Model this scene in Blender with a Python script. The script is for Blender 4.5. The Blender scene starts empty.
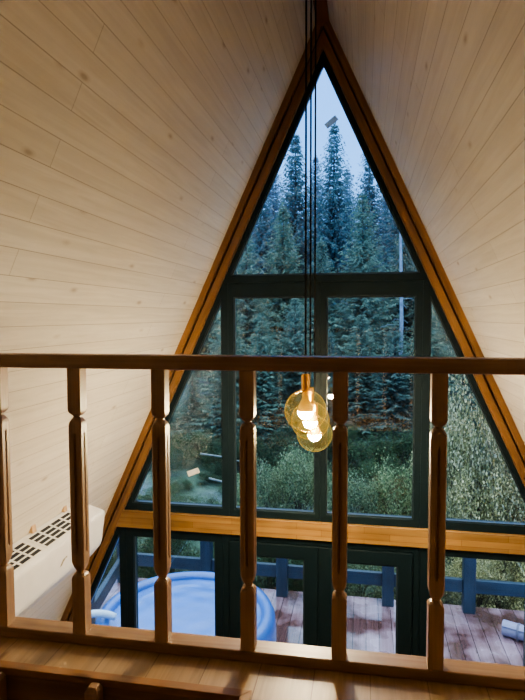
import bpy, bmesh, math, random
from mathutils import Vector, Matrix
random.seed(7)
SC = bpy.context.scene
COL = SC.collection
PI = math.pi

# ------------------------------------------------------------------ tagging helpers
def tag(o, label=None, cat=None, group=None, kind=None):
    if label: o['label'] = label
    if cat: o['category'] = cat
    if group: o['group'] = group
    if kind: o['kind'] = kind
    return o

def empty(name, loc=(0, 0, 0), rz=0.0, label=None, cat=None, group=None, kind=None):
    o = bpy.data.objects.new(name, None)
    o.empty_display_size = 0.1
    COL.objects.link(o)
    o.location = loc
    o.rotation_euler = (0, 0, rz)
    return tag(o, label, cat, group, kind)

def link(name, me, mat=None, parent=None, smooth=False):
    o = bpy.data.objects.new(name, me)
    COL.objects.link(o)
    if mat is not None:
        me.materials.append(mat)
    if smooth:
        for p in me.polygons: p.use_smooth = True
    if parent is not None:
        o.parent = parent
    return o

class MB:
    """collects verts and faces for one mesh"""
    def __init__(s):
        s.v = []; s.f = []; s.uv = None
    def add(s, verts, faces):
        n = len(s.v)
        s.v += [tuple(p) for p in verts]
        s.f += [tuple(i + n for i in f) for f in faces]
        return s
    def box(s, x0, x1, y0, y1, z0, z1):
        return s.add([(x0,y0,z0),(x1,y0,z0),(x1,y1,z0),(x0,y1,z0),(x0,y0,z1),(x1,y0,z1),(x1,y1,z1),(x0,y1,z1)],
              [(0,3,2,1),(4,5,6,7),(0,1,5,4),(1,2,6,5),(2,3,7,6),(3,0,4,7)])
    def prism_y(s, poly, y0, y1):
        """polygon of (x,z) extruded from y0 to y1"""
        n = len(poly)
        v = [(x, y0, z) for x, z in poly] + [(x, y1, z) for x, z in poly]
        f = [tuple(range(n)), tuple(range(2*n-1, n-1, -1))]
        for i in range(n):
            j = (i+1) % n
            f.append((i, i+n, j+n, j))
        return s.add(v, f)
    def ring_y(s, outer, inner, y0, y1):
        """ring between two polygons with equal vertex count, extruded along y"""
        n = len(outer)
        v = []
        for y in (y0, y1):
            v += [(x, y, z) for x, z in outer] + [(x, y, z) for x, z in inner]
        f = []
        for i in range(n):
            j = (i+1) % n
            f.append((i, j, n+j, n+i))
            f.append((2*n+j, 2*n+i, 3*n+i, 3*n+j))
            f.append((i, 2*n+i, 2*n+j, j))
            f.append((n+j, 3*n+j, 3*n+i, n+i))
        return s.add(v, f)
    def lathe(s, prof, seg=32, c=(0,0,0), cap0=False, cap1=False):
        v = []; f = []
        for r, z in prof:
            for k in range(seg):
                a = 2*PI*k/seg
                v.append((c[0]+r*math.cos(a), c[1]+r*math.sin(a), c[2]+z))
        m = len(prof)
        for i in range(m-1):
            for k in range(seg):
                k2 = (k+1) % seg
                f.append((i*seg+k, i*seg+k2, (i+1)*seg+k2, (i+1)*seg+k))
        if cap0: f.append(tuple(range(seg-1, -1, -1)))
        if cap1: f.append(tuple((m-1)*seg+k for k in range(seg)))
        return s.add(v, f)
    def tube(s, pts, r, seg=8, r1=None):
        pts = [Vector(p) for p in pts]
        n = len(pts); v = []; f = []
        for i, p in enumerate(pts):
            t = (pts[min(i+1, n-1)] - pts[max(i-1, 0)]).normalized()
            a = t.orthogonal().normalized() if i == 0 else (a - t*a.dot(t)).normalized()
            b = t.cross(a)
            rr = r if r1 is None else r + (r1-r)*i/(n-1)
            for k in range(seg):
                q = 2*PI*k/seg
                v.append(p + a*(rr*math.cos(q)) + b*(rr*math.sin(q)))
        for i in range(n-1):
            for k in range(seg):
                k2 = (k+1) % seg
                f.append((i*seg+k, i*seg+k2, (i+1)*seg+k2, (i+1)*seg+k))
        f.append(tuple(range(seg-1, -1, -1)))
        f.append(tuple((n-1)*seg+k for k in range(seg)))
        return s.add(v, f)
    def mesh(s, name, fix=True):
        me = bpy.data.meshes.new(name)
        me.from_pydata(s.v, [], s.f)
        if fix:
            bm = bmesh.new(); bm.from_mesh(me)
            bmesh.ops.recalc_face_normals(bm, faces=bm.faces)
            bm.to_mesh(me); bm.free()
        me.update()
        return me
    def build(s, name, mat, parent=None, smooth=False, bevel=0.0, fix=True):
        o = link(name, s.mesh(name, fix), mat, parent, smooth)
        if bevel:
            m = o.modifiers.new('bevel', 'BEVEL'); m.width = bevel; m.segments = 2; m.limit_method = 'ANGLE'
            m.angle_limit = math.radians(40)
        return o

# ------------------------------------------------------------------ material helpers
def new_mat(name):
    m = bpy.data.materials.new(name); m.use_nodes = True
    nt = m.node_tree
    for n in list(nt.nodes): nt.nodes.remove(n)
    out = nt.nodes.new('ShaderNodeOutputMaterial')
    return m, nt, out

def N(nt, typ, **kw):
    n = nt.nodes.new(typ)
    for k, v in kw.items():
        if k.startswith('i_'):
            key = k[2:]
            key = int(key) if key.isdigit() else key.replace('_', ' ')
            n.inputs[key].default_value = v
        else:
            setattr(n, k, v)
    return n

def ramp(nt, stops):
    r = nt.nodes.new('ShaderNodeValToRGB')
    e = r.color_ramp.elements
    while len(e) < len(stops): e.new(0.5)
    for k, (p, c) in enumerate(stops):
        e[k].position = p; e[k].color = (*c, 1) if len(c) == 3 else c
    return r

def mixc(nt, typ, fac, a, b):
    n = nt.nodes.new('ShaderNodeMix'); n.data_type = 'RGBA'; n.blend_type = typ
    for sock, val in ((n.inputs[0], fac), (n.inputs[6], a), (n.inputs[7], b)):
        if hasattr(val, 'links') or hasattr(val, 'is_output'):
            nt.links.new(val, sock)
        else:
            sock.default_value = val if not isinstance(val, tuple) or len(val) == 4 else (*val, 1)
    return n.outputs[2]

def simple(name, col, rough=0.5, metal=0.0, var=0.0, scale=20.0, bump=0.0, spec=0.5, coat=0.0):
    m, nt, out = new_mat(name)
    b = N(nt, 'ShaderNodeBsdfPrincipled', i_Roughness=rough, i_Metallic=metal)
    b.inputs['Specular IOR Level'].default_value = spec
    b.inputs['Coat Weight'].default_value = coat
    tc = N(nt, 'ShaderNodeTexCoord')
    no = N(nt, 'ShaderNodeTexNoise', i_Scale=scale, i_Detail=4.0)
    nt.links.new(tc.outputs['Object'], no.inputs['Vector'])
    d = tuple(max(0, c*(1-var)) for c in col); u = tuple(min(1, c*(1+var)) for c in col)
    r = ramp(nt, [(0.3, d), (0.7, u)])
    nt.links.new(no.outputs['Fac'], r.inputs['Fac'])
    nt.links.new(r.outputs['Color'], b.inputs['Base Color'])
    if bump:
        bp = N(nt, 'ShaderNodeBump', i_Strength=bump, i_Distance=0.01)
        nt.links.new(no.outputs['Fac'], bp.inputs['Height'])
        nt.links.new(bp.outputs['Normal'], b.inputs['Normal'])
    nt.links.new(b.outputs['BSDF'], out.inputs['Surface'])
    return m

def wood(name, dark, mid, light, axis='Z', rough=0.42, grain=1.0, lam=None, coat=0.0, knots=True):
    """timber with grain running along one object axis; lam=(length, width) adds finger-jointed lamellae"""
    m, nt, out = new_mat(name)
    L = nt.links.new
    b = N(nt, 'ShaderNodeBsdfPrincipled', i_Roughness=rough)
    b.inputs['Coat Weight'].default_value = coat
    tc = N(nt, 'ShaderNodeTexCoord')
    mp = N(nt, 'ShaderNodeMapping')
    s = {'X': (1.2, 26, 26), 'Y': (26, 1.2, 26), 'Z': (26, 26, 1.2)}[axis]
    mp.inputs['Scale'].default_value = tuple(q*grain for q in s)
    L(tc.outputs['Object'], mp.inputs['Vector'])
    n1 = N(nt, 'ShaderNodeTexNoise', i_Scale=1.0, i_Detail=6.0, i_Roughness=0.65, i_Distortion=0.6)
    L(mp.outputs['Vector'], n1.inputs['Vector'])
    r1 = ramp(nt, [(0.28, dark), (0.5, mid), (0.74, light)])
    L(n1.outputs['Fac'], r1.inputs['Fac'])
    col = r1.outputs['Color']
    n2 = N(nt, 'ShaderNodeTexNoise', i_Scale=2.2, i_Detail=2.0)
    L(tc.outputs['Object'], n2.inputs['Vector'])
    r2 = ramp(nt, [(0.3, (0.72, 0.70, 0.68)), (0.7, (1.12, 1.12, 1.12))])
    L(n2.outputs['Fac'], r2.inputs['Fac'])
    col = mixc(nt, 'MULTIPLY', 1.0, col, r2.outputs['Color'])
    if knots:
        mk = N(nt, 'ShaderNodeMapping')
        mk.inputs['Scale'].default_value = {'X': (3.2, 9, 9), 'Y': (9, 3.2, 9), 'Z': (9, 9, 3.2)}[axis]
        L(tc.outputs['Object'], mk.inputs['Vector'])
        vo = N(nt, 'ShaderNodeTexVoronoi', i_Scale=1.0)
        L(mk.outputs['Vector'], vo.inputs['Vector'])
        rk = ramp(nt, [(0.05, (0.25, 0.2, 0.17)), (0.13, (1, 1, 1))])
        L(vo.outputs['Distance'], rk.inputs['Fac'])
        col = mixc(nt, 'MULTIPLY', 0.8, col, rk.outputs['Color'])
    if lam:
        # brick pattern in the plane of the board: u along the grain, v across it
        sx = N(nt, 'ShaderNodeSeparateXYZ'); L(tc.outputs['Object'], sx.inputs[0])
        cb = N(nt, 'ShaderNodeCombineXYZ')
        L(sx.outputs[axis], cb.inputs[0])
        L(sx.outputs['Z' if axis != 'Z' else 'X'], cb.inputs[1])
        br = N(nt, 'ShaderNodeTexBrick', offset=0.37, i_Scale=1.0)
        br.inputs['Brick Width'].default_value = lam[0]; br.inputs['Row Height'].default_value = lam[1]
        br.inputs['Mortar Size'].default_value = 0.0009; br.inputs['Bias'].default_value = 0.0
        br.inputs['Color1'].default_value = (0.78, 0.74, 0.7, 1); br.inputs['Color2'].default_value = (1.15, 1.15, 1.12, 1)
        br.inputs['Mortar'].default_value = (0.42, 0.36, 0.3, 1)
        L(cb.outputs[0], br.inputs['Vector'])
        col = mixc(nt, 'MULTIPLY', 1.0, col, br.outputs['Color'])
    L(col, b.inputs['Base Color'])
    bp = N(nt, 'ShaderNodeBump', i_Strength=0.12, i_Distance=0.004)
    L(n1.outputs['Fac'], bp.inputs['Height']); L(bp.outputs['Normal'], b.inputs['Normal'])
    L(b.outputs['BSDF'], out.inputs['Surface'])
    return m

def planks(name, c1, c2, joint, row, length, rough=0.5, mortar=0.0022, coord='UV', grain=0.5, knot=(0.45, 0.33, 0.2), knot_amt=0.75,
           bump=0.35, wet=None, row_phase=0.0):
    """boards: u runs along the board, v across it (metres)"""
    m, nt, out = new_mat(name)
    L = nt.links.new
    b = N(nt, 'ShaderNodeBsdfPrincipled', i_Roughness=rough)
    tc = N(nt, 'ShaderNodeTexCoord')
    mp0 = N(nt, 'ShaderNodeMapping'); mp0.inputs['Location'].default_value = (0, -row_phase, 0)
    L(tc.outputs[coord], mp0.inputs['Vector'])
    vec = mp0.outputs['Vector']
    br = N(nt, 'ShaderNodeTexBrick', offset=0.43, offset_frequency=2, i_Scale=1.0)
    br.inputs['Brick Width'].default_value = length; br.inputs['Row Height'].default_value = row
    br.inputs['Mortar Size'].default_value = mortar; br.inputs['Mortar Smooth'].default_value = 0.3
    br.inputs['Color1'].default_value = (*c1, 1); br.inputs['Color2'].default_value = (*c2, 1)
    br.inputs['Mortar'].default_value = (*joint, 1)
    L(vec, br.inputs['Vector'])
    # per-board shift so that the grain breaks at the joints
    sx = N(nt, 'ShaderNodeSeparateXYZ'); L(vec, sx.inputs[0])
    dv = N(nt, 'ShaderNodeMath', operation='DIVIDE'); L(sx.outputs[1], dv.inputs[0]); dv.inputs[1].default_value = row
    fl = N(nt, 'ShaderNodeMath', operation='FLOOR'); L(dv.outputs[0], fl.inputs[0])
    mu = N(nt, 'ShaderNodeMath', operation='MULTIPLY'); L(fl.outputs[0], mu.inputs[0]); mu.inputs[1].default_value = 3.77
    ad = N(nt, 'ShaderNodeMath', operation='ADD'); L(sx.outputs[0], ad.inputs[0]); L(mu.outputs[0], ad.inputs[1])
    cb = N(nt, 'ShaderNodeCombineXYZ'); L(ad.outputs[0], cb.inputs[0]); L(sx.outputs[1], cb.inputs[1]); L(fl.outputs[0], cb.inputs[2])
    mg = N(nt, 'ShaderNodeMapping'); mg.inputs['Scale'].default_value = (1.6, 34, 1)
    L(cb.outputs[0], mg.inputs['Vector'])
    ng = N(nt, 'ShaderNodeTexNoise', i_Scale=1.0, i_Detail=5.0, i_Roughness=0.6, i_Distortion=1.1)
    L(mg.outputs['Vector'], ng.inputs['Vector'])
    rg = ramp(nt, [(0.25, (1-grain*.45, 1-grain*.5, 1-grain*.56)), (0.6, (1, 1, 1)), (0.8, (1.06, 1.06, 1.06))])
    L(ng.outputs['Fac'], rg.inputs['Fac'])
    col = mixc(nt, 'MULTIPLY', 1.0, br.outputs['Color'], rg.outputs['Color'])
    # knots: sparse ellipses along the board
    mk = N(nt, 'ShaderNodeMapping'); mk.inputs['Scale'].default_value = (3.4, 9.0, 5.3)
    L(cb.outputs[0], mk.inputs['Vector'])
    vo = N(nt, 'ShaderNodeTexVoronoi', i_Scale=1.0, i_Randomness=1.0)
    L(mk.outputs['Vector'], vo.inputs['Vector'])
    rk = ramp(nt, [(0.045, (1, 1, 1)), (0.085, (0.35, 0.35, 0.35)), (0.14, (0, 0, 0))])
    L(vo.outputs['Distance'], rk.inputs['Fac'])
    sc = N(nt, 'ShaderNodeSeparateColor'); L(vo.outputs['Color'], sc.inputs[0])
    gt = N(nt, 'ShaderNodeMath', operation='GREATER_THAN'); L(sc.outputs[0], gt.inputs[0]); gt.inputs[1].default_value = 0.3
    m1 = N(nt, 'ShaderNodeMath', operation='MULTIPLY'); L(rk.outputs['Color'], m1.inputs[0]); L(gt.outputs[0], m1.inputs[1])
    m2 = N(nt, 'ShaderNodeMath', operation='MULTIPLY'); L(m1.outputs[0], m2.inputs[0]); m2.inputs[1].default_value = knot_amt
    col = mixc(nt, 'MIX', m2.outputs[0], col, (*knot, 1))
    if wet:
        nw = N(nt, 'ShaderNodeTexNoise', i_Scale=wet, i_Detail=3.0)
        L(vec, nw.inputs['Vector'])
        rw = ramp(nt, [(0.42, (0.05, 0.05, 0.05)), (0.62, (0.30, 0.30, 0.30))])
        L(nw.outputs['Fac'], rw.inputs['Fac']); L(rw.outputs['Color'], b.inputs['Roughness'])
        rc = ramp(nt, [(0.40, (0.34, 0.24, 0.20)), (0.50, (0.75, 0.68, 0.66)), (0.60, (1, 1, 1))])
        L(nw.outputs['Fac'], rc.inputs['Fac'])
        col = mixc(nt, 'MULTIPLY', 1.0, col, rc.outputs['Color'])
    L(col, b.inputs['Base Color'])
    h = N(nt, 'ShaderNodeMath', operation='MULTIPLY_ADD')
    L(br.outputs['Fac'], h.inputs[0]); h.inputs[1].default_value = -1.0
    hs = N(nt, 'ShaderNodeMath', operation='MULTIPLY'); L(ng.outputs['Fac'], hs.inputs[0]); hs.inputs[1].default_value = 0.12
    L(hs.outputs[0], h.inputs[2])
    bp = N(nt, 'ShaderNodeBump', i_Strength=bump, i_Distance=0.006)
    L(h.outputs[0], bp.inputs['Height']); L(bp.outputs['Normal'], b.inputs['Normal'])
    L(b.outputs['BSDF'], out.inputs['Surface'])
    return m

def thin_glass(name, tint, refl=(1, 1, 1), ior=1.45, rough=0.0, scale=1.0):
    m, nt, out = new_mat(name)
    L = nt.links.new
    tr = N(nt, 'ShaderNodeBsdfTransparent'); tr.inputs['Color'].default_value = (*tint, 1)
    gl = N(nt, 'ShaderNodeBsdfGlossy', i_Roughness=rough); gl.inputs['Color'].default_value = (*refl, 1)
    fr = N(nt, 'ShaderNodeLayerWeight', i_Blend=0.5)
    p5 = N(nt, 'ShaderNodeMath', operation='POWER'); L(fr.outputs['Facing'], p5.inputs[0]); p5.inputs[1].default_value = 5.0
    f0 = ((ior-1)/(ior+1))**2*scale
    mu = N(nt, 'ShaderNodeMath', operation='MULTIPLY_ADD'); L(p5.outputs[0], mu.inputs[0]); mu.inputs[1].default_value = 1-f0; mu.inputs[2].default_value = f0
    mx = N(nt, 'ShaderNodeMixShader')
    L(mu.outputs[0], mx.inputs[0]); L(tr.outputs[0], mx.inputs[1]); L(gl.outputs[0], mx.inputs[2])
    L(mx.outputs[0], out.inputs['Surface'])
    return m

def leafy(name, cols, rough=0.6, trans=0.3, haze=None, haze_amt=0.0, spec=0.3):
    """foliage with a colour per leaf island, a drift per tree and optional distance haze painted into the colour"""
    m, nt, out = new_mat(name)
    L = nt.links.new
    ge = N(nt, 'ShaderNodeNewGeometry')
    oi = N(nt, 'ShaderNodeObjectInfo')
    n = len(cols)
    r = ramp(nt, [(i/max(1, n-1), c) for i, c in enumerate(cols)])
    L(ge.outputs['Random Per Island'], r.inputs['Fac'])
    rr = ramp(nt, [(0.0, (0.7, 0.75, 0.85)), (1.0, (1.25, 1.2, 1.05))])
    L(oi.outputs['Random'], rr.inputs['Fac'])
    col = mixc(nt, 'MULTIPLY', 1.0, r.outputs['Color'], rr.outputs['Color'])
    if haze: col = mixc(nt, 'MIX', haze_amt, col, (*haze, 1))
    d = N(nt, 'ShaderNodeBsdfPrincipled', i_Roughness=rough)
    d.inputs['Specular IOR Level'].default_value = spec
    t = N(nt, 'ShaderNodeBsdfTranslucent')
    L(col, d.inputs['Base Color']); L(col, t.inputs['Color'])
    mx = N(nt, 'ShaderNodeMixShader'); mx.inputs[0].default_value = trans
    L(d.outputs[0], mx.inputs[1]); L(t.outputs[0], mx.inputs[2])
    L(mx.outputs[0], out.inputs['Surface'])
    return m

# ------------------------------------------------------------------ materials
M = {}
M['wall'] = planks('whitewashed_pine', (0.82, 0.755, 0.665), (0.77, 0.70, 0.605), (0.42, 0.345, 0.26), 0.0846, 2.3, rough=0.5, mortar=0.0011,
                   grain=0.28, knot=(0.36, 0.25, 0.15), knot_amt=0.6, row_phase=0.009)
M['loft'] = planks('loft_floorboards', (0.47, 0.32, 0.185), (0.38, 0.245, 0.135), (0.2, 0.12, 0.065), 0.15, 1.25, rough=0.38, mortar=0.0014,
                   grain=0.75, knot=(0.12, 0.06, 0.03), row_phase=0.03)
M['ground'] = planks('ground_floorboards', (0.33, 0.2, 0.1), (0.27, 0.16, 0.08), (0.06, 0.03, 0.02), 0.15, 1.4, rough=0.4, grain=0.6)
M['deck'] = planks('wet_decking', (0.33, 0.225, 0.29), (0.26, 0.17, 0.215), (0.05, 0.03, 0.035), 0.145, 3.9, rough=0.3, mortar=0.004, grain=0.75,
                   knot=(0.05, 0.03, 0.03), wet=2.6, bump=0.5)
for n_ in M['deck'].node_tree.nodes:
    if n_.bl_idname == 'ShaderNodeBsdfPrincipled':
        n_.inputs['Coat Weight'].default_value = 0.8; n_.inputs['Coat Roughness'].default_value = 0.1; n_.inputs['Coat IOR'].default_value = 1.4
M['rail'] = wood('railing_timber_lengthwise', (0.20, 0.115, 0.068), (0.33, 0.2, 0.12), (0.44, 0.29, 0.185), 'X', rough=0.4)
M['baluster'] = wood('railing_timber_upright', (0.27, 0.16, 0.092), (0.42, 0.265, 0.16), (0.53, 0.36, 0.225), 'Z', rough=0.4)
M['hatch'] = wood('stairwell_timber', (0.22, 0.10, 0.035), (0.34, 0.165, 0.06), (0.43, 0.22, 0.09), 'X', rough=0.4)
M['hatchwall'] = wood('stairwell_lining', (0.17, 0.085, 0.038), (0.26, 0.135, 0.062), (0.34, 0.185, 0.09), 'X', rough=0.45)
M['post'] = wood('stair_post_timber', (0.22, 0.11, 0.05), (0.36, 0.2, 0.1), (0.46, 0.28, 0.15), 'Z')
M['beam'] = wood('laminated_pine_beam', (0.28, 0.155, 0.062), (0.42, 0.245, 0.10), (0.52, 0.33, 0.155), 'X', rough=0.35, lam=(0.42, 0.04), knots=False)
M['rafter'] = wood('rafter_trim', (0.26, 0.092, 0.024), (0.40, 0.155, 0.04), (0.50, 0.22, 0.065), 'Z', rough=0.38, knots=False)
M['rafter_dark'] = simple('rafter_groove', (0.13, 0.056, 0.022), 0.6, var=0.2)
M['ridge'] = wood('ridge_timber', (0.12, 0.045, 0.016), (0.2, 0.08, 0.028), (0.26, 0.11, 0.04), 'Y')
M['frame'] = simple('anthracite_window_frame', (0.008, 0.021, 0.030), 0.5, var=0.08, scale=60, spec=0.25)
M['gasket'] = simple('window_gasket', (0.006, 0.007, 0.008), 0.6)
M['bead'] = simple('window_bead', (0.03, 0.046, 0.054), 0.3)
M['pane'] = thin_glass('window_glass', (0.93, 0.97, 0.97), ior=1.5, scale=1.15)
M['white'] = simple('ac_plastic', (0.80, 0.78, 0.74), 0.42, var=0.02)
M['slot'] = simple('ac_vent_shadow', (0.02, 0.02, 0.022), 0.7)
M['gold'] = simple('emblem_metal', (0.45, 0.36, 0.2), 0.35, metal=0.8)
M['cable'] = simple('black_textile_cable', (0.008, 0.008, 0.009), 0.8)
M['brass'] = simple('amber_brass', (0.75, 0.42, 0.10), 0.3, metal=1.0, var=0.1)
M['cap'] = simple('bulb_collar', (0.85, 0.62, 0.22), 0.5, var=0.05)
M['steel'] = simple('handle_steel', (0.3, 0.3, 0.31), 0.3, metal=1.0)
M['wedge'] = simple('raw_wood_wedge', (0.6, 0.40, 0.22), 0.7, var=0.15)
M['sticker_white'] = simple('white_paper', (0.85, 0.84, 0.82), 0.6, var=0.02)
M['sticker_grey'] = leafy('grey_brown_paper', [(0.62, 0.60, 0.62), (0.62, 0.60, 0.62)], trans=0.8)
M['deckrail'] = wood('blue_grey_weathered_timber', (0.012, 0.028, 0.05), (0.02, 0.042, 0.075), (0.03, 0.06, 0.105), 'Z', rough=0.45, knots=False)
M['deckrail_x'] = wood('blue_grey_weathered_rail', (0.014, 0.03, 0.055), (0.022, 0.048, 0.085), (0.036, 0.07, 0.12), 'X', rough=0.4, knots=False)
M['tub'] = simple('blue_tub_vinyl', (0.035, 0.11, 0.36), 0.32, var=0.12, scale=6, coat=0.3)
M['tub_cover'] = simple('pale_blue_cover', (0.05, 0.14, 0.42), 0.3, var=0.12, scale=5, coat=0.3)
M['hose'] = simple('pale_hose', (0.42, 0.52, 0.66), 0.4)
M['mat'] = simple('lilac_white_foam', (0.22, 0.22, 0.36), 0.5, var=0.06)
M['mat_strap'] = simple('grey_lilac_strap', (0.12, 0.12, 0.19), 0.6)
M['bark'] = simple('bark', (0.05, 0.045, 0.045), 0.9, var=0.4, scale=12)
M['pale_bark'] = simple('pale_bark', (0.20, 0.25, 0.33), 0.9, var=0.3, scale=10)
M['log'] = simple('pale_log_bark', (0.16, 0.18, 0.19), 0.9, var=0.3, scale=10)
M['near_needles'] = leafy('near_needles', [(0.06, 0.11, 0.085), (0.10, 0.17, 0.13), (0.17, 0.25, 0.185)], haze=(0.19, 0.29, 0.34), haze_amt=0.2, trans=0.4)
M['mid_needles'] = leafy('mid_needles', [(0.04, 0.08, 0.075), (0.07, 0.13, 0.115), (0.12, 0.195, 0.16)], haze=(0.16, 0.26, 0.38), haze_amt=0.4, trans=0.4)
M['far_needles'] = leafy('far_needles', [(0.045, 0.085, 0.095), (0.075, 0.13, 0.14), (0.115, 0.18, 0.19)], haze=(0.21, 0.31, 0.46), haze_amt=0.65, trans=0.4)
M['leaf_yellow'] = leafy('yellowing_leaves', [(0.10, 0.12, 0.06), (0.22, 0.23, 0.11), (0.42, 0.40, 0.22), (0.80, 0.74, 0.52), (0.14, 0.15, 0.08)], trans=0.35)
M['leaf_pale'] = leafy('pale_green_leaves', [(0.07, 0.12, 0.06), (0.15, 0.22, 0.11), (0.28, 0.34, 0.19), (0.46, 0.50, 0.32)], trans=0.35)
M['leaf_rust'] = leafy('rusty_leaves', [(0.10, 0.07, 0.04), (0.2, 0.13, 0.06), (0.28, 0.2, 0.1), (0.12, 0.15, 0.07)], trans=0.35)
M['leaf_dark'] = leafy('dark_green_leaves', [(0.02, 0.045, 0.025), (0.045, 0.085, 0.045), (0.08, 0.13, 0.07)], trans=0.3)

# bulb glow
def emit(name, col, s):
    m, nt, out = new_mat(name)
    e = N(nt, 'ShaderNodeEmission', i_Strength=s); e.inputs['Color'].default_value = (*col, 1)
    nt.links.new(e.outputs[0], out.inputs['Surface'])
    return m
M['bulb'] = emit('lit_bulb', (1.0, 0.835, 0.575), 760.0)

# amber glass of the globes: thin wall, so the tint deepens towards the rim
def amber():
    m, nt, out = new_mat('amber_glass'); L = nt.links.new
    lw = N(nt, 'ShaderNodeLayerWeight', i_Blend=0.35)
    r = ramp(nt, [(0.0, (0.99, 0.96, 0.86)), (0.6, (0.99, 0.93, 0.74)), (1.0, (0.95, 0.74, 0.34))])
    L(lw.outputs['Facing'], r.inputs['Fac'])
    tr = N(nt, 'ShaderNodeBsdfTransparent'); L(r.outputs['Color'], tr.inputs['Color'])
    gl = N(nt, 'ShaderNodeBsdfGlossy', i_Roughness=0.08); gl.inputs['Color'].default_value = (1.0, 0.78, 0.32, 1)
    l2 = N(nt, 'ShaderNodeLayerWeight', i_Blend=0.5)
    p5 = N(nt, 'ShaderNodeMath', operation='POWER'); L(l2.outputs['Facing'], p5.inputs[0]); p5.inputs[1].default_value = 4.0
    fr = N(nt, 'ShaderNodeMath', operation='MULTIPLY_ADD'); L(p5.outputs[0], fr.inputs[0]); fr.inputs[1].default_value = 0.7; fr.inputs[2].default_value = 0.03
    m1 = N(nt, 'ShaderNodeMixShader'); L(fr.outputs[0], m1.inputs[0]); L(tr.outputs[0], m1.inputs[1]); L(gl.outputs[0], m1.inputs[2])
    m2 = N(nt, 'ShaderNodeAddShader'); em = N(nt, 'ShaderNodeEmission'); em.inputs['Color'].default_value = (1.0, 0.68, 0.14, 1)  # emission stands in for bulb light scattered in the glass
    pw = N(nt, 'ShaderNodeMath', operation='POWER'); L(lw.outputs['Facing'], pw.inputs[0]); pw.inputs[1].default_value = 5.0
    ps = N(nt, 'ShaderNodeMath', operation='MULTIPLY_ADD'); L(pw.outputs[0], ps.inputs[0]); ps.inputs[1].default_value = 0.6; ps.inputs[2].default_value = 0.04
    L(ps.outputs[0], em.inputs['Strength']); L(m1.outputs[0], m2.inputs[0]); L(em.outputs[0], m2.inputs[1])
    L(m2.outputs[0], out.inputs['Surface'])
    return m
M['amber'] = amber()

# ------------------------------------------------------------------ the shell: an A-frame room
SL = 0.458                      # half-width lost per metre of height
AP = 5.325                      # inner apex of the sloping walls
GY = 3.5                        # window plane
YB = -2.2                       # back wall
CX = 0.2573; CZ = 3.5           # camera
def hx(a, z): return SL*(a - z)

def slope_wall(name, side):
    me = bpy.data.meshes.new(name)
    nrm = Vector((-side, 0, -SL)).normalized()
    th = 0.12
    def P(z, y, t): 
        p = Vector((side*hx(AP, z), y, z)) - nrm*t
        return p
    v = []
    for t in (0, th):
        for (z, y) in ((-0.06, YB), (-0.06, 3.62), (AP, 3.62), (AP, YB)):
            p = P(z, y, t); v.append(tuple(p))
    f = [(0,1,2,3),(7,6,5,4),(0,4,5,1),(1,5,6,2),(2,6,7,3),(3,7,4,0)]
    me.from_pydata(v, [], f)
    uvl = me.uv_layers.new(name='UVMap')
    S = math.hypot(1, SL)
    for poly in me.polygons:
        for li in poly.loop_indices:
            co = me.vertices[me.loops[li].vertex_index].co
            uvl.data[li].uv = (co.y + 10.0 + (0.6 if side > 0 else 0.0), co.z*S + 0.0846*4)
    bm = bmesh.new(); bm.from_mesh(me); bmesh.ops.recalc_face_normals(bm, faces=bm.faces); bm.to_mesh(me); bm.free()
    o = link(name, me, M['wall'])
    return tag(o, 'whitewashed pine plank sloping wall ' + ('above the white air conditioner' if side < 0 else 'meeting the window on the side without the air conditioner'), 'wall', kind='structure')
slope_wall('wall_left', -1); slope_wall('wall_right', 1)

b = MB(); b.prism_y([(-hx(AP, -0.05)-.05, -0.05), (hx(AP, -0.05)+.05, -0.05), (0.0, AP+.05)], YB-0.1, YB)
wb = b.build('wall_back', simple('back_wall_pine', (0.62, 0.52, 0.40), 0.6, var=0.08)); tag(wb, 'pine wall behind the loft', 'wall', kind='structure')

def uvbox(name, mat, x0, x1, y0, y1, z0, z1, kind='structure', label=None, cat=None, along='Y'):
    o = MB().box(x0, x1, y0, y1, z0, z1).build(name, mat)
    me = o.data; uvl = me.uv_layers.new(name='UVMap')
    for poly in me.polygons:
        for li in poly.loop_indices:
            c = me.vertices[me.loops[li].vertex_index].co
            uvl.data[li].uv = (c.y + 20, c.x + 20) if along == 'Y' else (c.x + 20, c.y + 20)
    return tag(o, label, cat, kind=kind)
uvbox('floor', M['ground'], -2.42, 2.42, YB, 3.44, -0.06, 0.0, label='timber floor of the room below the loft', cat='floor')

# loft floor with a stairwell opening
FZ = 2.524
HX1, HY0, HY1 = -0.035, 0.15, 1.362
def loft():
    def w(z): return hx(AP, z) - 0.004
    z0, z1 = FZ-0.13, FZ
    b = MB()
    xo = w(z1)
    def blk(x0, x1, y0, y1): b.box(x0, x1, y0, y1, z0, z1)
    blk(-xo, xo, HY1, 1.56)
    blk(HX1, xo, HY0, HY1)
    blk(-xo, xo, YB, HY0)
    o = b.build('floor_loft', M['loft'])
    me = o.data; uvl = me.uv_layers.new(name='UVMap')
    for poly in me.polygons:
        for li in poly.loop_indices:
            c = me.vertices[me.loops[li].vertex_index].co
            uvl.data[li].uv = (c.y + 20, c.x + 20)
    tag(o, 'brown timber board floor of the loft', 'floor', kind='structure')
loft()
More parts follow.
